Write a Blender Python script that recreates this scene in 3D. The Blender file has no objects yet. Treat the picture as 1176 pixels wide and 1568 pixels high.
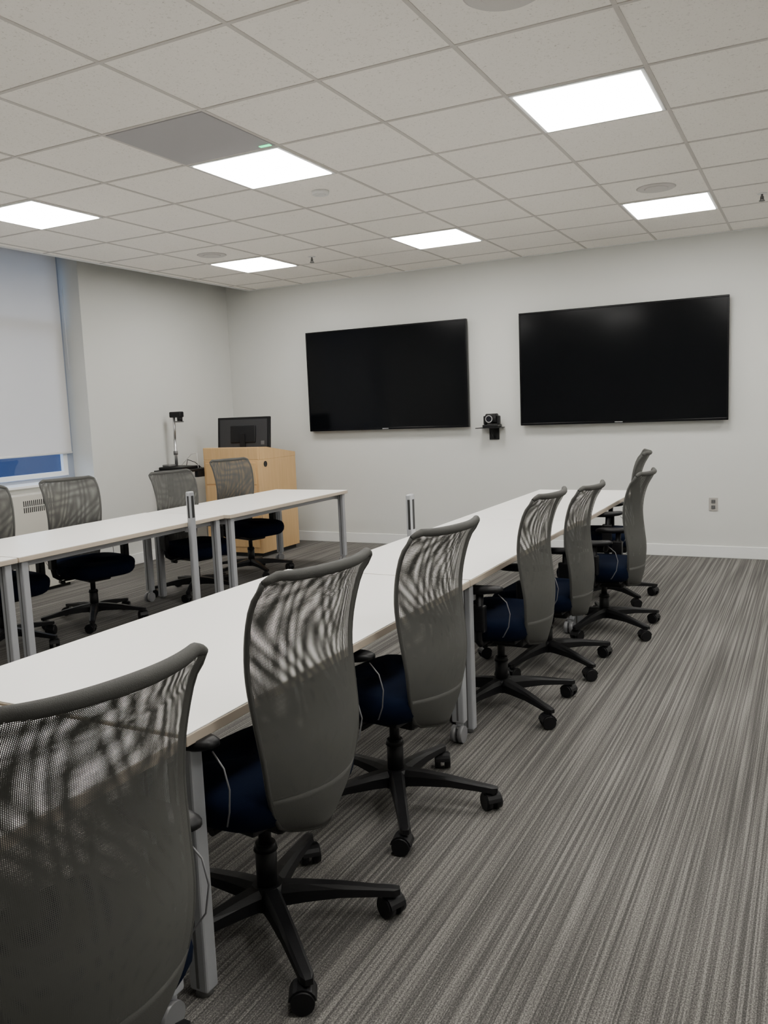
import bpy, bmesh, math
from mathutils import Vector, Matrix
S=bpy.context.scene
COL=bpy.context.collection
# ------------------------------------------------------------ materials
def newmat(name):
    m=bpy.data.materials.new(name); m.use_nodes=True
    nt=m.node_tree; b=nt.nodes["Principled BSDF"]
    return m,nt,b
def mat(name,col,rough=0.5,metal=0.0,bump=0.0,bscale=200.0,var=0.0,vscale=5.0,spec=0.5):
    m,nt,b=newmat(name)
    b.inputs["Base Color"].default_value=(*col,1); b.inputs["Roughness"].default_value=rough
    b.inputs["Metallic"].default_value=metal
    b.inputs["Specular IOR Level"].default_value=spec
    tc=nt.nodes.new("ShaderNodeTexCoord")
    if var>0:
        n=nt.nodes.new("ShaderNodeTexNoise"); n.inputs["Scale"].default_value=vscale; n.inputs["Detail"].default_value=5
        nt.links.new(tc.outputs["Object"],n.inputs["Vector"])
        r=nt.nodes.new("ShaderNodeMapRange"); r.inputs[3].default_value=1-var; r.inputs[4].default_value=1+var
        nt.links.new(n.outputs["Fac"],r.inputs[0])
        mx=nt.nodes.new("ShaderNodeVectorMath"); mx.operation='SCALE'; mx.inputs[0].default_value=col
        nt.links.new(r.outputs[0],mx.inputs["Scale"]); nt.links.new(mx.outputs[0],b.inputs["Base Color"])
    if bump>0:
        n=nt.nodes.new("ShaderNodeTexNoise"); n.inputs["Scale"].default_value=bscale; n.inputs["Detail"].default_value=3
        nt.links.new(tc.outputs["Object"],n.inputs["Vector"])
        bp=nt.nodes.new("ShaderNodeBump"); bp.inputs["Strength"].default_value=bump; bp.inputs["Distance"].default_value=0.002
        nt.links.new(n.outputs["Fac"],bp.inputs["Height"]); nt.links.new(bp.outputs[0],b.inputs["Normal"])
    return m
def emis(name,col,s):
    m,nt,b=newmat(name)
    b.inputs["Base Color"].default_value=(*col,1)
    b.inputs["Emission Color"].default_value=(*col,1); b.inputs["Emission Strength"].default_value=s
    return m
M={}
M['wall']=mat("wall_paint",(0.60,0.605,0.58),0.8,bump=0.08,bscale=150,var=0.015,vscale=1.5,spec=0.2)
M['trimw']=mat("trim_white",(0.74,0.75,0.74),0.5)
M['table']=mat("laminate_white",(0.94,0.925,0.89),0.35,var=0.01,vscale=3,spec=0.5)
M['edge']=mat("table_edge_band",(0.48,0.41,0.33),0.5)
M['silver']=mat("silver_powdercoat",(0.36,0.37,0.39),0.45,metal=0.2)
M['black']=mat("black_plastic",(0.006,0.006,0.007),0.45,bump=0.1,bscale=300,spec=0.28)
M['blackgl']=mat("black_gloss_bezel",(0.003,0.003,0.004),0.2,spec=0.2)
M['navy']=mat("navy_fabric",(0.002,0.005,0.016),0.9,bump=0.5,bscale=500,var=0.15,vscale=60,spec=0.08)
M['gframe']=mat("grey_mesh_frame",(0.062,0.062,0.058),0.65,bump=0.5,bscale=700,spec=0.3)
M['cup']=mat("grey_back_cup",(0.080,0.080,0.075),0.7,bump=0.5,bscale=700,spec=0.2)
M['wire']=mat("adjuster_cable",(0.20,0.20,0.21),0.4,metal=0.3)
M['grey']=mat("grey_rubber",(0.11,0.11,0.11),0.5)
M['clearw']=mat("grey_caster_tread",(0.20,0.20,0.21),0.35)
M['tbar']=mat("ceiling_tbar",(0.55,0.52,0.485),0.6)
M['beige']=mat("convector_enamel",(0.56,0.54,0.48),0.5)
M['dark']=mat("dark_gap",(0.015,0.015,0.015),0.8)
M['vent']=mat("vent_panel_grey",(0.38,0.37,0.38),0.7,bump=0.2,bscale=400)
M['speaker']=mat("speaker_grille",(0.60,0.575,0.55),0.7,bump=0.4,bscale=500)
M['white']=mat("white_plastic",(0.70,0.70,0.68),0.4)
M['ivory']=mat("outlet_plate",(0.38,0.36,0.33),0.4)
M['lens']=mat("lens_glass",(0.01,0.01,0.015),0.05)
M['mback']=mat("monitor_back_plastic",(0.022,0.022,0.024),0.4)
M['panel']=emis("led_panel_diffuser",(1.0,0.975,0.93),15.0)
M['green']=emis("green_led",(0.05,0.9,0.35),1.2)
M['winframe']=mat("window_frame_grey",(0.34,0.38,0.46),0.5)
M['steel']=mat("brushed_steel",(0.6,0.6,0.6),0.3,metal=0.9)

def screen_mat():
    m,nt,b=newmat("tv_screen_glass")
    b.inputs["Base Color"].default_value=(0.0022,0.0026,0.0034,1); b.inputs["Roughness"].default_value=0.14
    b.inputs["Specular IOR Level"].default_value=0.16
    return m
M['screen']=screen_mat()
def wood():
    m,nt,b=newmat("maple_veneer")
    tc=nt.nodes.new("ShaderNodeTexCoord"); mp=nt.nodes.new("ShaderNodeMapping"); mp.inputs["Scale"].default_value=(14,14,1.2)
    n=nt.nodes.new("ShaderNodeTexNoise"); n.inputs["Scale"].default_value=3; n.inputs["Detail"].default_value=6
    cr=nt.nodes.new("ShaderNodeValToRGB"); cr.color_ramp.elements[0].color=(0.60,0.38,0.17,1); cr.color_ramp.elements[1].color=(0.66,0.43,0.205,1)
    cr.color_ramp.elements[0].position=0.3; cr.color_ramp.elements[1].position=0.7
    L=nt.links.new
    L(tc.outputs["Object"],mp.inputs[0]);L(mp.outputs[0],n.inputs["Vector"]);L(n.outputs["Fac"],cr.inputs[0]);L(cr.outputs[0],b.inputs["Base Color"])
    b.inputs["Roughness"].default_value=0.4
    return m
M['wood']=wood()
def ceiling_tile():
    m,nt,b=newmat("acoustic_tile"); L=nt.links.new
    tc=nt.nodes.new("ShaderNodeTexCoord")
    n=nt.nodes.new("ShaderNodeTexNoise"); n.inputs["Scale"].default_value=95; n.inputs["Detail"].default_value=4; n.inputs["Roughness"].default_value=0.7
    L(tc.outputs["Object"],n.inputs["Vector"])
    cr=nt.nodes.new("ShaderNodeValToRGB"); cr.color_ramp.elements[0].color=(0.50,0.47,0.42,1); cr.color_ramp.elements[1].color=(0.90,0.865,0.81,1)
    cr.color_ramp.elements[0].position=0.28; cr.color_ramp.elements[1].position=0.42
    L(n.outputs["Fac"],cr.inputs[0])
    L(cr.outputs[0],b.inputs["Base Color"])
    bp=nt.nodes.new("ShaderNodeBump"); bp.inputs["Strength"].default_value=0.3; bp.inputs["Distance"].default_value=0.001
    L(n.outputs["Fac"],bp.inputs["Height"]); L(bp.outputs[0],b.inputs["Normal"])
    b.inputs["Roughness"].default_value=0.9; b.inputs["Specular IOR Level"].default_value=0.1
    return m
M['tile']=ceiling_tile()
def carpet():
    m,nt,b=newmat("striped_carpet"); L=nt.links.new; N=nt.nodes.new
    tc=N("ShaderNodeTexCoord")
    def noise(sx,sy,scale=1,detail=2,rough=0.5,off=0):
        mp=N("ShaderNodeMapping"); mp.inputs["Scale"].default_value=(sx,sy,1); mp.inputs["Location"].default_value=(off,off,0)
        L(tc.outputs["Object"],mp.inputs[0])
        n=N("ShaderNodeTexNoise"); n.inputs["Scale"].default_value=scale; n.inputs["Detail"].default_value=detail; n.inputs["Roughness"].default_value=rough
        L(mp.outputs[0],n.inputs["Vector"]); return n.outputs["Fac"]
    def mr(v,a,b_,c,d):
        r=N("ShaderNodeMapRange"); r.inputs[1].default_value=a;r.inputs[2].default_value=b_;r.inputs[3].default_value=c;r.inputs[4].default_value=d
        L(v,r.inputs[0]); return r.outputs[0]
    def mth(op,a,b_):
        q=N("ShaderNodeMath"); q.operation=op
        for k,v in ((0,a),(1,b_)):
            if isinstance(v,(int,float)): q.inputs[k].default_value=v
            else: L(v,q.inputs[k])
        return q.outputs[0]
    s1=mr(noise(85,0.35,1,1.0,0.4),0.45,0.55,0,1)
    s2=mr(noise(170,1.0,1,1.0,0.5,7.3),0.42,0.58,0,1)
    s3=mr(noise(8,1.2,1,1.0,0.5,3.1),0.3,0.7,0,1)
    fine=mr(noise(300,190,1,2,0.7,1.7),0.34,0.66,0,1)
    tot=mth('ADD',mth('MULTIPLY',s1,0.28),mth('MULTIPLY',s2,0.25))
    tot=mth('ADD',tot,mth('MULTIPLY',s3,0.07))
    tot=mth('ADD',tot,mth('MULTIPLY',mth('SUBTRACT',fine,0.40),0.65))
    cr=N("ShaderNodeValToRGB"); e=cr.color_ramp.elements
    e[0].position=0.0; e[0].color=(0.064,0.062,0.059,1); e[1].position=0.9; e[1].color=(0.31,0.296,0.274,1)
    k=e.new(0.4); k.color=(0.130,0.125,0.118,1)
    L(tot,cr.inputs[0]); L(cr.outputs[0],b.inputs["Base Color"])
    bp=N("ShaderNodeBump"); bp.inputs["Strength"].default_value=0.5; bp.inputs["Distance"].default_value=0.002
    L(fine,bp.inputs["Height"]); L(bp.outputs[0],b.inputs["Normal"])
    b.inputs["Roughness"].default_value=0.95; b.inputs["Specular IOR Level"].default_value=0.1
    return m
M['carpet']=carpet()
def meshmat(name,period,open_thr,col):
    m,nt,b=newmat(name); L=nt.links.new; N=nt.nodes.new
    uv=N("ShaderNodeUVMap"); sp=N("ShaderNodeSeparateXYZ"); L(uv.outputs[0],sp.inputs[0])
    def s(o):
        a=N("ShaderNodeMath");a.operation='MULTIPLY';a.inputs[1].default_value=2*math.pi/period;L(o,a.inputs[0])
        c=N("ShaderNodeMath");c.operation='SINE';L(a.outputs[0],c.inputs[0]);return c.outputs[0]
    mu=N("ShaderNodeMath");mu.operation='MULTIPLY';L(s(sp.outputs[0]),mu.inputs[0]);L(s(sp.outputs[1]),mu.inputs[1])
    ab=N("ShaderNodeMath");ab.operation='ABSOLUTE';L(mu.outputs[0],ab.inputs[0])
    # the knit gets denser towards the lumbar zone
    dn=N("ShaderNodeMapRange"); dn.inputs[1].default_value=.62; dn.inputs[2].default_value=.80; dn.inputs[3].default_value=.84; dn.inputs[4].default_value=open_thr
    L(sp.outputs[1],dn.inputs[0])
    gt=N("ShaderNodeMath");gt.operation='LESS_THAN';L(ab.outputs[0],gt.inputs[0]);L(dn.outputs[0],gt.inputs[1])
    b.inputs["Base Color"].default_value=(*col,1); b.inputs["Roughness"].default_value=0.75
    b.inputs["Specular IOR Level"].default_value=0.2
    L(gt.outputs[0],b.inputs["Alpha"])
    return m
M['mesh1']=meshmat("chair_mesh_outer",0.0056,0.60,(0.092,0.092,0.086))
M['mesh2']=meshmat("chair_mesh_inner",0.0056,0.57,(0.085,0.085,0.080))
def shade_mat():
    m,nt,b=newmat("roller_shade_fabric"); L=nt.links.new; N=nt.nodes.new
    out=nt.nodes["Material Output"]
    d=N("ShaderNodeBsdfDiffuse"); d.inputs[0].default_value=(0.80,0.79,0.77,1)
    t=N("ShaderNodeBsdfTranslucent"); t.inputs[0].default_value=(0.78,0.74,0.70,1)
    tr=N("ShaderNodeBsdfTransparent"); tr.inputs[0].default_value=(0.95,0.96,1,1)
    a=N("ShaderNodeMixShader"); a.inputs[0].default_value=0.28; L(d.outputs[0],a.inputs[1]);L(t.outputs[0],a.inputs[2])
    c=N("ShaderNodeMixShader"); c.inputs[0].default_value=0.10; L(a.outputs[0],c.inputs[1]);L(tr.outputs[0],c.inputs[2])
    L(c.outputs[0],out.inputs[0]); return m
M['shade']=shade_mat()
def glass():
    m,nt,b=newmat("window_glass"); L=nt.links.new; N=nt.nodes.new; out=nt.nodes["Material Output"]
    g=N("ShaderNodeBsdfGlossy"); g.inputs["Roughness"].default_value=0.02
    tr=N("ShaderNodeBsdfTransparent"); tr.inputs[0].default_value=(0.85,0.9,0.95,1)
    a=N("ShaderNodeMixShader"); a.inputs[0].default_value=0.05; L(tr.outputs[0],a.inputs[1]);L(g.outputs[0],a.inputs[2]); L(a.outputs[0],out.inputs[0]); return m
M['glass']=glass()

# ------------------------------------------------------------ geometry helpers
class B:
    """bmesh accumulator with material slots"""
    def __init__(s): s.bm=bmesh.new(); s.mats=[]
    def mi(s,m):
        if m not in s.mats: s.mats.append(m)
        return s.mats.index(m)
    def _merge(s,bm2,m,mx=None,smooth=False):
        if mx is not None: bm2.transform(mx)
        i=s.mi(m)
        for f in bm2.faces: f.material_index=i; f.smooth=smooth
        me=bpy.data.meshes.new("tmp"); bm2.to_mesh(me); bm2.free(); s.bm.from_mesh(me); bpy.data.meshes.remove(me)
    def box(s,m,x0,x1,y0,y1,z0,z1,bev=0.0,seg=2,mx=None):
        b=bmesh.new(); bmesh.ops.create_cube(b,size=1)
        b.transform(Matrix.Translation(((x0+x1)/2,(y0+y1)/2,(z0+z1)/2))@Matrix.Diagonal((x1-x0,y1-y0,z1-z0,1)))
        if bev>0: bmesh.ops.bevel(b,geom=b.edges[:],offset=bev,segments=seg,affect='EDGES',profile=0.5)
        s._merge(b,m,mx,smooth=False)
    def cyl(s,m,p0,p1,r0,r1=None,n=20,cap=True):
        r1=r0 if r1 is None else r1
        p0=Vector(p0);p1=Vector(p1);d=p1-p0
        b=bmesh.new(); bmesh.ops.create_cone(b,cap_ends=cap,segments=n,radius1=r0,radius2=r1,depth=d.length)
        q=Vector((0,0,1)).rotation_difference(d.normalized()).to_matrix().to_4x4()
        i=s.mi(m); b.transform(Matrix.Translation((p0+p1)/2)@q)
        for f in b.faces: f.material_index=i; f.smooth=len(f.verts)==4
        me=bpy.data.meshes.new("tmp"); b.to_mesh(me); b.free(); s.bm.from_mesh(me); bpy.data.meshes.remove(me)
    def tube(s,m,pts,r,n=8,closed=False,radii=None):
        pts=[Vector(p) for p in pts]; i=s.mi(m); rings=[]; K=len(pts)
        up=None
        for k,p in enumerate(pts):
            if closed: t=(pts[(k+1)%K]-pts[k-1]).normalized()
            else: t=(pts[min(k+1,K-1)]-pts[max(k-1,0)]).normalized()
            if up is None:
                up=Vector((0,0,1)) if abs(t.z)<0.9 else Vector((1,0,0))
            a=(up-t*up.dot(t)).normalized(); up=a; c=t.cross(a)
            rr=radii[k] if radii else r
            rings.append([s.bm.verts.new(p+a*math.cos(2*math.pi*j/n)*rr+c*math.sin(2*math.pi*j/n)*rr) for j in range(n)])
        R=range(K if closed else K-1)
        for k in R:
            A=rings[k];Bq=rings[(k+1)%K]
            for j in range(n):
                f=s.bm.faces.new((A[j],A[(j+1)%n],Bq[(j+1)%n],Bq[j])); f.material_index=i; f.smooth=True
        if not closed:
            for rg in (rings[0],rings[-1]):
                f=s.bm.faces.new(rg); f.material_index=i
    def loft(s,m,rings,cap=True,smooth=True):
        i=s.mi(m); V=[[s.bm.verts.new(p) for p in r] for r in rings]; n=len(V[0])
        for k in range(len(V)-1):
            for j in range(n):
                f=s.bm.faces.new((V[k][j],V[k][(j+1)%n],V[k+1][(j+1)%n],V[k+1][j])); f.material_index=i; f.smooth=smooth
        if cap:
            for r in (V[0],V[-1]):
                f=s.bm.faces.new(r); f.material_index=i; f.smooth=smooth
    def mesh(s,name):
        bmesh.ops.recalc_face_normals(s.bm,faces=s.bm.faces[:])
        me=bpy.data.meshes.new(name); s.bm.to_mesh(me); s.bm.free()
        for m in s.mats: me.materials.append(M[m])
        return me
    def obj(s,name,parent=None,loc=(0,0,0),rot=0):
        o=bpy.data.objects.new(name,s.mesh(name)); COL.objects.link(o); o.location=loc; o.rotation_euler=(0,0,rot)
        if parent: o.parent=parent
        return o
def empty(name,loc=(0,0,0),rot=0):
    o=bpy.data.objects.new(name,None); COL.objects.link(o); o.location=loc; o.rotation_euler=(0,0,rot); o.empty_display_size=0.1; return o
def inst(name,me,parent,loc=(0,0,0),rot=0):
    o=bpy.data.objects.new(name,me); COL.objects.link(o); o.parent=parent; o.location=loc; o.rotation_euler=(0,0,rot); return o

# ------------------------------------------------------------ room
W=7.82; LX=-5.95; RX=1.65; BY=-1.7; ZC=2.795; T=0.61; GX=-1.2578; GY=3.7732
CX=-5.63   # left edge of the suspended ceiling
WY0,WY1,WZ0,WZ1=3.75,5.66,0.88,2.98
b=B(); b.box('carpet',LX-0.35,RX+0.1,BY-0.1,W+0.1,-0.1,0); b.obj("floor")
b=B(); b.box('wall',LX-0.35,RX+0.1,W,W+0.12,0,ZC+0.35); b.obj("wall_front")
b=B(); b.box('wall',RX,RX+0.12,BY,W,0,ZC+0.35); b.obj("wall_right")
b=B(); b.box('wall',LX-0.35,RX+0.1,BY-0.12,BY,0,ZC+0.35); b.obj("wall_back")
b=B()
b.box('wall',LX-0.32,LX,WY1,W,0,ZC+0.35); b.box('wall',LX-0.32,LX,BY,WY0,0,ZC+0.35)
b.box('wall',LX-0.32,LX,WY0,WY1,0,WZ0); b.box('wall',LX-0.32,LX,WY0,WY1,WZ1,ZC+0.35)
b.obj("wall_left")
panels=[(i,j) for i in (-6,-3,0) for j in (-4,0,4)]+[(3,0),(3,-4),(3,4)]
vent=(-3,-1)
b=B()
b.box('tile',CX,RX+0.1,BY-0.1,W+0.1,ZC,ZC+0.02)
b.box('dark',LX-0.33,RX+0.1,BY-0.1,W+0.1,ZC+.35,ZC+0.40)
x=GX-12*T
h=0.009
while x<RX:
    if x>CX+.05: b.box('tbar',x-h,x+h,BY,W,ZC-0.003,ZC+0.001)
    x+=T
y=GY-12*T
while y<W:
    if y>BY: b.box('tbar',CX,RX,y-h,y+h,ZC-0.0034,ZC+0.0005)
    y+=T
b.obj("ceiling")
b=B()
b.box('trimw',CX-.004,CX+0.022,BY,W,ZC-0.006,ZC+.02); b.box('trimw',CX+0.022,RX-0.022,W-0.022,W,ZC-0.006,ZC); b.box('trimw',RX-0.022,RX,BY,W,ZC-0.006,ZC)
b.obj("trim_1")
for (i,j) in panels:
    p=empty("ceiling_light_panel",(GX+(i+.5)*T,GY+(j+.5)*T,ZC))
    k=T/2-0.011
    b=B(); b.box('trimw',-k,k,-k,-k+.016,-0.007,-0.001);b.box('trimw',-k,k,k-.016,k,-0.007,-0.001);b.box('trimw',-k,-k+.016,-k+.016,k-.016,-0.007,-0.001);b.box('trimw',k-.016,k,-k+.016,k-.016,-0.007,-0.001)
    b.obj("frame",p)
    q=k-.0165
    b=B(); b.box('panel',-q,q,-q,q,-0.010,-0.001,.002); b.obj("diffuser",p)
i,j=vent
b=B(); k=T/2-0.012; b.box('vent',-k,k,-k,k,-0.006,-0.0005,0.002)
b.box('green',.22,.285,.25,.272,-0.009,-0.0055)
b.obj("ceiling_air_return_panel",None,(GX+(i+.5)*T,GY+(j+.5)*T,ZC))
def disc(name,x,y,r,d,m='speaker'):
    b=B(); b.cyl(m,(0,0,-d),(0,0,-0.0008),r*.93,r,48); b.cyl(m,(0,0,-d-.004),(0,0,-d),r*.55,r*.6,32); b.obj(name,None,(x,y,ZC))
disc("ceiling_speaker",-.953,5.91,.125,.006); disc("ceiling_speaker",-4.62,5.91,.125,.006); disc("ceiling_speaker",-.953,2.86,.14,.006)
disc("smoke_detector",-2.78,4.68,.055,.022,'white')
for (x,y) in ((-4.0,6.53),(-.35,6.53)):
    b=B(); b.cyl('white',(0,0,-.006),(0,0,-0.0008),.03,.034); b.cyl('grey',(0,0,-.04),(0,0,-.006),.007)
    b.cyl('grey',(0,0,-.052),(0,0,-.048),.020,n=16); b.cyl('grey',(.011,0,-.05),(.008,0,-.02),.003,n=8);b.cyl('grey',(-.011,0,-.05),(-.008,0,-.02),.003,n=8)
    b.obj("fire_sprinkler",None,(x,y,ZC))
# baseboards
b=B(); b.box('trimw',LX+.015,RX,W-.013,W,0,.105,.003); b.obj("baseboard_front")
b=B(); b.box('trimw',LX,LX+.013,5.2,W-.013,0,.105,.003); b.obj("baseboard_left")
b=B(); b.box('trimw',RX-.013,RX,BY,W-.013,0,.105,.003); b.obj("baseboard_right")
# window
win=empty("window_1",(LX,0,0))
xo=-0.30
b=B()
b.box('winframe',xo,xo+.05,WY0,WY0+.05,WZ0,WZ1); b.box('winframe',xo,xo+.05,WY1-.08,WY1,WZ0,WZ1)
b.box('winframe',xo,xo+.05,WY0+.05,WY1-.08,WZ0,WZ0+.05); b.box('winframe',xo,xo+.05,WY0+.05,WY1-.08,WZ1-.05,WZ1)
b.box('winframe',xo,xo+.045,WY0+.05,WY1-.08,2.28,2.35); b.box('winframe',xo,xo+.045,WY0+.72,WY0+.78,WZ0+.05,WZ1-.05)
# operable lower sash
b.box('trimw',xo+.03,xo+.065,WY1-.135,WY1-.085,WZ0+.055,2.28); b.box('trimw',xo+.03,xo+.065,WY0+.78,WY0+.82,WZ0+.055,2.28); b.box('trimw',xo+.03,xo+.065,WY0+.82,WY1-.135,WZ0+.055,WZ0+.095)
b.obj("frame",win)
b=B(); b.box('glass',xo+.018,xo+.024,WY0+.05,WY1-.08,WZ0+.05,WZ1-.05); b.obj("glass",win)
b=B(); b.box('trimw',xo+.05,.035,WY0+.002,WY1-.002,WZ0,WZ0+.022,.004); b.obj("sill",win)
shd=empty("roller_shade",(LX-.20,0,0))
b=B(); b.box('shade',0,.0012,WY0+.02,WY1-.06,1.15,WZ1-.02); b.obj("fabric",shd)
b=B(); b.cyl('white',(.0,WY0+.02,1.145),(.0,WY1-.06,1.145),.011); b.cyl('white',(-.01,WY0+.01,WZ1-.032),(-.01,WY1-.03,WZ1-.032),.03)
b.tube('white',[(.03,WY1-.035,2.65),(.03,WY1-.035,1.9)],.003); b.obj("hem_and_roller",shd)
# convector under window
cv=empty("radiator_convector",(LX,0,0))
b=B(); b.box('beige',0.002,.16,2.6,5.18,.03,.84,.006)
b.box('dark',.02,.13,2.6,5.16,.0,.03)
b.obj("enclosure",cv)
b=B()
for gy in (3.0,3.95,4.72):
    for k in range(16): b.box('dark',.158,.1615,gy+k*.02,gy+.009+k*.02,.69,.79)
    b.box('beige',.1605,.163,gy-.02,gy+.33,.735,.742)
b.obj("grille",cv)

# ------------------------------------------------------------ tvs
def tv(x0,x1,z0,z1):
    p=empty("wall_mounted_tv",((x0+x1)/2,W-.08,(z0+z1)/2)); w=(x1-x0)/2;h=(z1-z0)/2
    b=B(); t=.017
    b.box('blackgl',-w,w,0,.045,h-t,h,.003);b.box('blackgl',-w,w,0,.045,-h,-h+t+.004,.003)
    b.box('blackgl',-w,-w+t,0,.045,-h+t,h-t,.003);b.box('blackgl',w-t,w,0,.045,-h+t,h-t,.003)
    b.box('black',-w+.01,w-.01,.012,.045,-h+.01,h-.01)
    b.obj("bezel",p)
    b=B(); b.box('screen',-w+t,w-t,.005,.0118,-h+t+.004,h-t); b.obj("screen",p)
    b=B(); b.box('black',-.35,.35,.045,.079,-.25,.25); b.obj("wall_bracket",p)
    b=B(); b.box('steel',-.035,.035,-.0012,.0,-h+.007,-h+.014); b.obj("badge",p)
tv(-4.872,-3.0285,1.215,2.267); tv(-2.4979,-.6537,1.215,2.267)
# conference camera on bracket
p=empty("conference_camera",(-2.79,W-.002,1.235))
b=B(); b.box('black',-.13,.11,-.15,-.004,-.035,-.027,.003); b.box('black',-.05,.05,-.012,0,-.15,-.03,.002); b.cyl('black',(0,-.12,-.035),(0,-.02,-.13),.008); b.box('black',-.13,-.10,-.19,-.15,-.035,-.027,.002)
b.obj("bracket",p)
b=B(); b.box('black',-.075,.085,-.14,-.02,-.027,.0,.008,3); b.box('black',-.075,-.05,-.11,-.05,0,.085,.01,3); b.box('black',.06,.085,-.11,-.05,0,.085,.01,3); b.obj("base",p)
b=B(); b.cyl('black',(-.05,-.08,.055),(.06,-.08,.055),.05,n=28); b.cyl('black',(.0,-.08,.055),(.0,-.155,.055),.046,.04,28); b.cyl('steel',(0,-.156,.055),(0,-.152,.055),.036,n=28); b.cyl('lens',(0,-.158,.055),(0,-.154,.055),.028,n=28)
b.obj("head",p)
# outlet
p=empty("wall_outlet",(-.775,W,.475))
b=B(); b.box('ivory',-.037,.037,-.006,0,-.058,.058,.002)
for dz in (-.025,.025):
    b.box('grey',-.017,.017,-.009,-.005,dz-.016,dz+.016,.004); b.box('dark',-.009,-.006,-.0095,-.008,dz-.004,dz+.008); b.box('dark',.006,.009,-.0095,-.008,dz-.004,dz+.008)
b.obj("plate",p)

# ------------------------------------------------------------ tables
ZT=0.695
def table(name,x0,x1,y0,y1,handle=None,dx=0):
    p=empty(name,((x0+x1)/2,(y0+y1)/2,0)); w=(x1-x0)/2; l=(y1-y0)/2
    b=B(); b.box('table',-w+.002,w-.002,-l+.002,l-.002,ZT-.004,ZT,.0015); b.box('edge',-w,w,-l,l,ZT-.03,ZT-.004,.002)
    b.obj("top",p)
    b=B()
    for sx in (-1,1):
        b.box('silver',min(sx*(w-.10),sx*(w-.07)),max(sx*(w-.10),sx*(w-.07)),-l+.05,l-.05,ZT-.07,ZT-.03,.002)
    for sy in (-1,1):
        yc=sy*(l-.05)
        b.box('silver',-w+.07,w-.07,yc-.018,yc+.018,ZT-.08,ZT-.03,.002)
        for sx in (-1,1):
            xc=sx*(w-.045)
            bot=.085 if sy>0 else .015
            b.box('silver',xc-.028,xc+.028,yc-.022,yc+.022,bot,ZT-.03,.006)
            b.box('grey',xc-.004,xc+.004,yc-.0235,yc+.0235,bot+.01,ZT-.04)
            if sy<0: b.cyl('grey',(xc,yc,0),(xc,yc,.016),.022,.018)
            else:
                b.cyl('silver',(xc,yc,.06),(xc,yc,.09),.016)
                for q in (-.016,.016): b.cyl('clearw',(xc+q-.01,yc-.015,.036),(xc+q+.01,yc-.015,.036),.036,n=24)
                b.box('grey',xc-.006,xc+.006,yc-.035,yc+.01,.03,.068,.003)
    b.obj("frame_and_legs",p)
    if handle:
        hx,hy,zt,zb=handle
        b=B(); b.box('silver',hx-.018,hx+.018,hy-.028,hy+.028,zb,zt,.010,3); b.box('dark',hx-.0190,hx+.0190,hy-.010,hy+.015,ZT+.03,zt-.03,.0)
        b.box('dark',hx-.004,hx+.011,hy-.0285,hy+.0285,ZT+.03,zt-.03)
        b.box('silver',hx-.05 if hx>0 else hx,hx if hx>0 else hx+.05,hy-.02,hy+.02,ZT-.07,ZT-.04)
        b.obj("flip_lever",p)
RXe=-1.28
table("training_table",-2.20,RXe,-.42,1.41)
table("training_table",-2.20,RXe,1.43,3.235)
table("training_table",-2.06,RXe,3.245,5.06,handle=(-.41,.20,.93,.55))
table("training_table",-2.06,RXe+.02,5.07,6.87)
table("training_table",-4.64,-3.84,4.93,6.70)
table("training_table",-4.66,-3.89,3.11,4.92,handle=(.405,.52,.91,.02))
table("training_table",-4.66,-3.89,1.29,3.10)

# ------------------------------------------------------------ chairs
def interp(tab,z):
    for k in range(len(tab)-1):
        if z<=tab[k+1][0]:
            t=(z-tab[k][0])/(tab[k+1][0]-tab[k][0]); t=max(0,min(1,t))
            p0=tab[max(k-1,0)][1];p1=tab[k][1];p2=tab[k+1][1];p3=tab[min(k+2,len(tab)-1)][1]
            return .5*((2*p1)+(-p0+p2)*t+(2*p0-5*p1+4*p2-p3)*t*t+(-p0+3*p1-3*p2+p3)*t**3)
    return tab[-1][1]
ZB=.350
WT=[(.350,.075),(.373,.115),(.42,.148),(.50,.174),(.60,.188),(.72,.196),(.85,.203),(.95,.208),(1.03,.207)]
YT=[(.350,-.225),(.42,-.240),(.50,-.250),(.58,-.252),(.68,-.240),(.78,-.230),(.87,-.238),(.95,-.262),(1.03,-.304)]
def bp(u,z,off=0.0):
    w=interp(WT,z); y=interp(YT,z)+.05*u*u+off
    zz=z+ (.012*abs(u)**4-.0)*max(0,(z-.9)/.13) - .02*max(0,abs(u)-.85)/.15*max(0,(z-.97)/.06)
    return Vector((u*w,y,zz))
def back_sheet(m,off,z0,z1,warp,nz=30,nu=20):
    bm=bmesh.new(); uvl=bm.loops.layers.uv.new("UVMap")
    V=[];UV={}
    for k in range(nz+1):
        z=z0+(z1-z0)*k/nz; row=[]
        for j in range(nu+1):
            u=-1+2*j/nu; p=bp(u,z,off); v=bm.verts.new(p)
            if warp: UV[v]=(p.x*1.02+.0040*math.sin(z*17+p.x*9),z*1.012+.0046*math.sin(p.x*24+1+z*5))
            else: UV[v]=(p.x,z)
            row.append(v)
        V.append(row)
    for k in range(nz):
        for j in range(nu):
            f=bm.faces.new((V[k][j],V[k][j+1],V[k+1][j+1],V[k+1][j])); f.smooth=True
            for l in f.loops: l[uvl].uv=UV[l.vert]
    me=bpy.data.meshes.new("back_mesh"); bm.to_mesh(me); bm.free(); me.materials.append(M[m]); return me
CH={}
CH['back_mesh_outer']=back_sheet('mesh1',0,.465,1.03,False)
CH['back_mesh_inner']=back_sheet('mesh2',.012,.465,1.03,True)
b=B()
per=[]
for k in range(0,25): per.append((-1,1.03-(1.03-ZB)*k/24))
for k in range(1,8): per.append((-1+2*k/8,ZB))
for k in range(0,25): per.append((1,ZB+(1.03-ZB)*k/24))
pts=[bp(u,z,.006) for u,z in per]
b.tube('gframe',pts,.0075,8)
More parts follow.
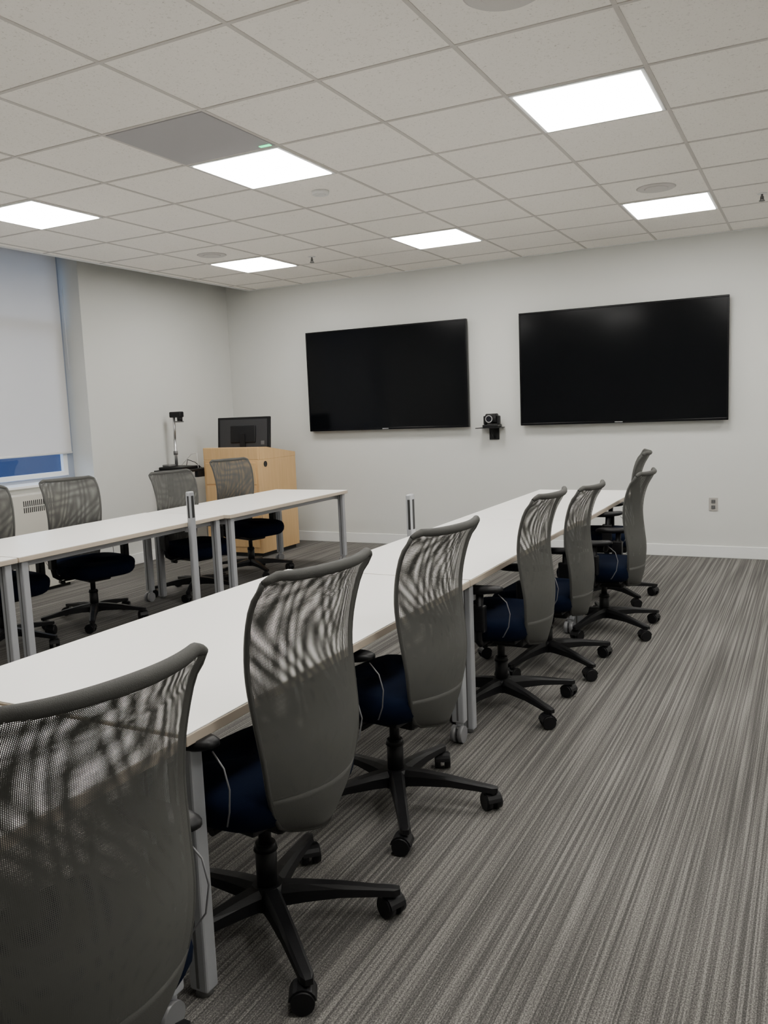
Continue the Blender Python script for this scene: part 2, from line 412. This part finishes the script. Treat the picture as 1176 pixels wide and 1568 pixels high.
tp=[bp(-1+2*k/24,1.03,.006) for k in range(25)]
b.tube('gframe',tp,.013,10,radii=[.009+.006*math.sin(math.pi*k/24)**.5 if 0<k<24 else .008 for k in range(25)])
CH['back_frame']=b.mesh("back_frame")
b=B()
i=b.mi('cup'); nz=8;nu=14; F=[];G=[]
for k in range(nz+1):
    z=ZB+(.47-ZB)*k/nz
    F.append([b.bm.verts.new(bp(-1+2*j/nu,z,-.002)) for j in range(nu+1)]); G.append([b.bm.verts.new(bp(-1+2*j/nu,z,.016)) for j in range(nu+1)])
for k in range(nz):
    for j in range(nu):
        for A in (F,G):
            f=b.bm.faces.new((A[k][j],A[k][j+1],A[k+1][j+1],A[k+1][j])); f.smooth=True
for j in range(nu):
    b.bm.faces.new((F[0][j],F[0][j+1],G[0][j+1],G[0][j])); b.bm.faces.new((F[-1][j],F[-1][j+1],G[-1][j+1],G[-1][j]))
CH['back_cup']=b.mesh("back_cup")
def rsq(w,d,n=40,e=4.5,cy=0,z=0,fz=0):
    out=[]
    for k in range(n):
        t=2*math.pi*k/n; c=math.cos(t); s=math.sin(t)
        r=(abs(c)**e+abs(s)**e)**(-1/e)
        x=w*r*c; y=d*r*s
        zz=z-(fz*max(0,(y/d-.5)*2)**2 if y>0 else 0)
        out.append(Vector((x*(1-.06*(y<0)*abs(y/d)),y+cy,zz)))
    return out
b=B(); rs=[]
for (s_,z) in ((.80,.385),(.93,.390),(.985,.412),(1.0,.44),(.99,.458),(.95,.473),(.86,.482),(.6,.486),(.3,.482),(.05,.480)):
    rs.append(rsq(.25*s_,.23*s_,cy=.030,z=z,fz=.025))
b.loft('navy',rs); CH['seat']=b.mesh("seat")
b=B(); b.box('black',-.19,.19,-.15,.20,.372,.390,.006); b.box('black',-.085,.085,-.14,.12,.325,.38,.012)
b.tube('black',[(0,-.10,.345),(0,-.17,.345),(0,-.205,.37),(0,-.216,.43),(0,-.222,.47)],.015,10)
b.tube('black',[(.08,.03,.36),(.22,.04,.36),(.26,.05,.355)],.006); b.cyl('black',(.25,.03,.355),(.25,.085,.355),.012)
b.cyl('black',(-.08,.0,.355),(-.19,.0,.35),.012)
CH['tilt_mechanism']=b.mesh("tilt_mechanism")
b=B()
for s in (-1,1):
    b.tube('black',[(s*.12,.0,.375),(s*.24,.0,.375),(s*.268,-.005,.395),(s*.275,-.01,.44),(s*.275,-.02,.61)],.017,10)
    b.box('black',s*.275-.02,s*.275+.02,-.045,.02,.44,.56,.008)
    rr=[]
    for (sc,z) in ((.8,.612),(1,.620),(1,.632),(.85,.640)):
        rr.append([Vector((s*.268+p.x,p.y,z+.012*max(0,-(p.y)/.13))) for p in rsq(.042*sc,.125*sc,n=24,e=2.8,cy=.0)])
    b.loft('black',rr)
    b.tube('wire',[(s*.258,-.10,.612),(s*.262,-.14,.58),(s*.262,-.155,.53),(s*.258,-.145,.47),(s*.235,-.11,.415),(s*.18,-.05,.385)],.0022,6)
CH['armrests']=b.mesh("armrests")
b=B(); b.cyl('black',(0,0,.115),(0,0,.24),.030); b.cyl('black',(0,0,.24),(0,0,.33),.018); b.cyl('black',(0,0,.225),(0,0,.245),.034,.028)
CH['gas_lift']=b.mesh("gas_lift")
b=B(); R=.35
b.cyl('black',(0,0,.075),(0,0,.135),.052,.042,24)
for k in range(5):
    a=2*math.pi*k/5; c,s=math.cos(a),math.sin(a)
    def P(r,t,z): return Vector((c*r-s*t,s*r+c*t,z))
    rings=[]
    for (r,w,zt,zb) in ((.03,.030,.135,.078),(.10,.026,.130,.082),(.20,.022,.117,.083),(.30,.019,.098,.074),(R,.018,.090,.068),(R+.018,.010,.086,.070)):
        rings.append([P(r,-w,zb),P(r,w,zb),P(r,w*.95,(zt+zb)/2+.008),P(r,w*.55,zt),P(r,-w*.55,zt),P(r,-w*.95,(zt+zb)/2+.008)])
    b.loft('black',rings,smooth=False)
    b.cyl('black',P(R,0,.045),P(R,0,.072),.008,n=10)
    a2=a+[.6,2.1,-.8,1.4,2.8][k]; tx,ty=math.cos(a2),math.sin(a2); cc=P(R,0,0)+Vector((-ty,tx,0))*.012
    for q in (-1,1):
        b.cyl('black',cc+Vector((tx,ty,0))*q*.008+Vector((0,0,.031)),cc+Vector((tx,ty,0))*q*.031+Vector((0,0,.031)),.031,.029,22)
    hd=[]
    for q in (-.026,.026):
        hd.append([cc+Vector((tx,ty,0))*q+Vector((-ty,tx,0))*(.035*math.cos(t))+Vector((0,0,.031+.035*math.sin(t))) for t in [math.pi*(.05+.9*v/8) for v in range(9)]]+[cc+Vector((tx,ty,0))*q+Vector((0,0,.031))])
    b.loft('black',hd,smooth=False)
CH['star_base']=b.mesh("star_base")
def chair(x,y,face_dir,base_ang,dz=0.0):
    dx,dy=face_dir; rot=math.atan2(dy,dx)+math.pi/2   # local -y -> back dir
    p=empty("office_chair",(x,y,0),rot)
    for n in ('back_mesh_outer','back_mesh_inner','back_frame','back_cup','seat','tilt_mechanism','armrests'):
        inst(n,CH[n],p,(0,0,dz))
    inst('gas_lift',CH['gas_lift'],p,(0,0,dz*.5))
    inst('star_base',CH['star_base'],p,(0,0,0),math.radians(base_ang)-rot)
def D(deg): return (math.cos(math.radians(deg)),math.sin(math.radians(deg)))
chair(-1.21,.935,D(-8),20,.0)
chair(-1.325,1.765,D(-8),32,.02)
chair(-1.325,2.57,D(-9),13,0)
chair(-1.30,3.66,D(-3),38,-.01)
chair(-1.28,4.36,D(-3),38,-.045)
chair(-1.15,5.18,D(-3),38,-.045)
chair(-1.31,6.0,D(10),30,0.02)
chair(-4.60,3.52,D(165),15,-.02)
chair(-4.56,4.24,D(164),25,-.02)
chair(-4.45,5.23,D(168),10,-.05)
chair(-4.50,6.05,D(163),40,-.01)

# ------------------------------------------------------------ podium
p=empty("lectern_podium",(-5.21,7.08,0))
b=B()
X0,X1,Y0,Y1=-.34,.34,-.33,.34
b.box('wood',X0,X1,Y0,Y1,.04,.98,.006)
b.box('dark',X0+.03,X1-.03,Y0+.03,Y1-.03,0,.04)
b.box('wood',X0,X1,Y0,Y0+.03,.98,1.105,.006)
for xs in ((X0,X0+.025),(X1-.025,X1)):
    x0,x1=xs
    b.loft('wood',[[Vector((x0,Y0+.03,.98)),Vector((x0,Y1,.98)),Vector((x0,Y1,1.02)),Vector((x0,Y0+.15,1.10)),Vector((x0,Y0+.03,1.105))],[Vector((x1,Y0+.03,.98)),Vector((x1,Y1,.98)),Vector((x1,Y1,1.02)),Vector((x1,Y0+.15,1.10)),Vector((x1,Y0+.03,1.105))]],smooth=False)
b.obj("cabinet",p)
b=B(); b.box('wood',X0+.03,X1-.03,Y0-.012,Y0+.001,.10,.72,.003); b.box('wood',X0+.03,X1-.03,Y0-.012,Y0+.001,.735,.95,.003)
b.cyl('steel',(X1-.08,Y0-.016,.68),(X1-.08,Y0-.01,.68),.01); b.cyl('dark',(X1+.0,Y0+.12,.93),(X1+.003,Y0+.12,.93),.03)
b.cyl('dark',(X1,Y0+.30,.14),(X1+.003,Y0+.30,.14),.012)
b.obj("doors_and_grommets",p)
mon=empty("computer_monitor",(-5.28,7.10,.982),math.radians(6))
b=B(); tl=Matrix.Translation((0,0,.25))@Matrix.Rotation(math.radians(-6),4,'X')
b.box('black',-.31,.31,-.012,.018,-.17,.17,.006,2,tl); b.box('mback',-.28,.28,-.017,-.011,-.145,.145,.003,2,tl); b.box('black',-.15,.15,-.03,-.012,-.10,.08,.01,2,tl)
b.box('grey',.21,.25,-.0185,-.0165,-.12,-.08,.0,2,tl); b.obj("display",mon)
b=B(); b.box('black',-.03,.03,-.05,-.03,0.012,.25,.004); b.box('black',-.13,.13,-.10,.08,0,.014,.005); b.obj("stand",mon)
sh=empty("document_camera",(-5.74,6.66,0.015))
b=B(); b.box('black',-.20,.18,-.22,.22,.86,.885,.004); b.tube('black',[(-.15,0,.86),(-.195,0,.62)],.012); b.box('black',-.205,-.17,-.03,.03,.60,.87,.004); b.box('black',.14,.185,.0,.22,.80,.86,.004)
b.obj("side_shelf",sh)
b=B(); b.box('black',-.18,.12,-.17,.12,.885,.915,.008); b.box('grey',-.15,-.05,-.15,-.05,.915,.94,.01)
b.cyl('steel',(-.09,.0,.91),(-.09,.0,1.18),.016); b.cyl('grey',(-.09,0,1.03),(-.09,0,1.07),.022); b.cyl('steel',(-.09,0,1.18),(-.08,0,1.42),.013)
b.box('black',-.12,.03,-.03,.03,1.41,1.47,.012,3); b.cyl('black',(-.005,0,1.37),(-.005,0,1.42),.028); b.box('grey',-.06,.02,-.032,.032,1.36,1.375,.004)
b.tube('black',[(.0,.05,.92),(.06,.0,.98),(.12,.04,.95),(.15,.1,.89)],.004,6); b.tube('white',[(-.05,.03,.92),(.03,.1,1.03),(.12,.08,1.04),(.15,.05,.89)],.003,6)
b.obj("camera_unit",sh)

# ------------------------------------------------------------ world
w=bpy.data.worlds.new("dusk_sky"); S.world=w; w.use_nodes=True; nt=w.node_tree
bg=nt.nodes["Background"]; tc=nt.nodes.new("ShaderNodeTexCoord"); sp=nt.nodes.new("ShaderNodeSeparateXYZ"); cr=nt.nodes.new("ShaderNodeValToRGB")
nt.links.new(tc.outputs["Generated"],sp.inputs[0]); nt.links.new(sp.outputs[2],cr.inputs[0]); nt.links.new(cr.outputs[0],bg.inputs[0])
cr.color_ramp.elements[0].position=0.0; cr.color_ramp.elements[0].color=(0.016,0.028,0.070,1)
cr.color_ramp.elements[1].position=0.15; cr.color_ramp.elements[1].color=(0.52,0.67,0.95,1)
bg.inputs[1].default_value=1.9

# ------------------------------------------------------------ camera
cam=bpy.data.cameras.new("camera"); co=bpy.data.objects.new("camera",cam); COL.objects.link(co)
yaw,pit,rol=-0.4778,-0.1228,-0.0407
f=Vector((math.sin(yaw)*math.cos(pit),math.cos(yaw)*math.cos(pit),math.sin(pit))); r=Vector((math.cos(yaw),-math.sin(yaw),0)); u=r.cross(f)
c,s=math.cos(rol),math.sin(rol); r2=c*r+s*u; u2=-s*r+c*u
mw=Matrix.Identity(4)
for k in range(3): mw[k][0]=r2[k]; mw[k][1]=u2[k]; mw[k][2]=-f[k]
mw[2][3]=1.4265
co.matrix_world=mw
cam.sensor_fit='AUTO'; cam.sensor_width=36; cam.lens=36*1277.313/1568; cam.clip_start=.05
S.camera=co
S.view_settings.view_transform='AgX'
S.view_settings.exposure=1.0
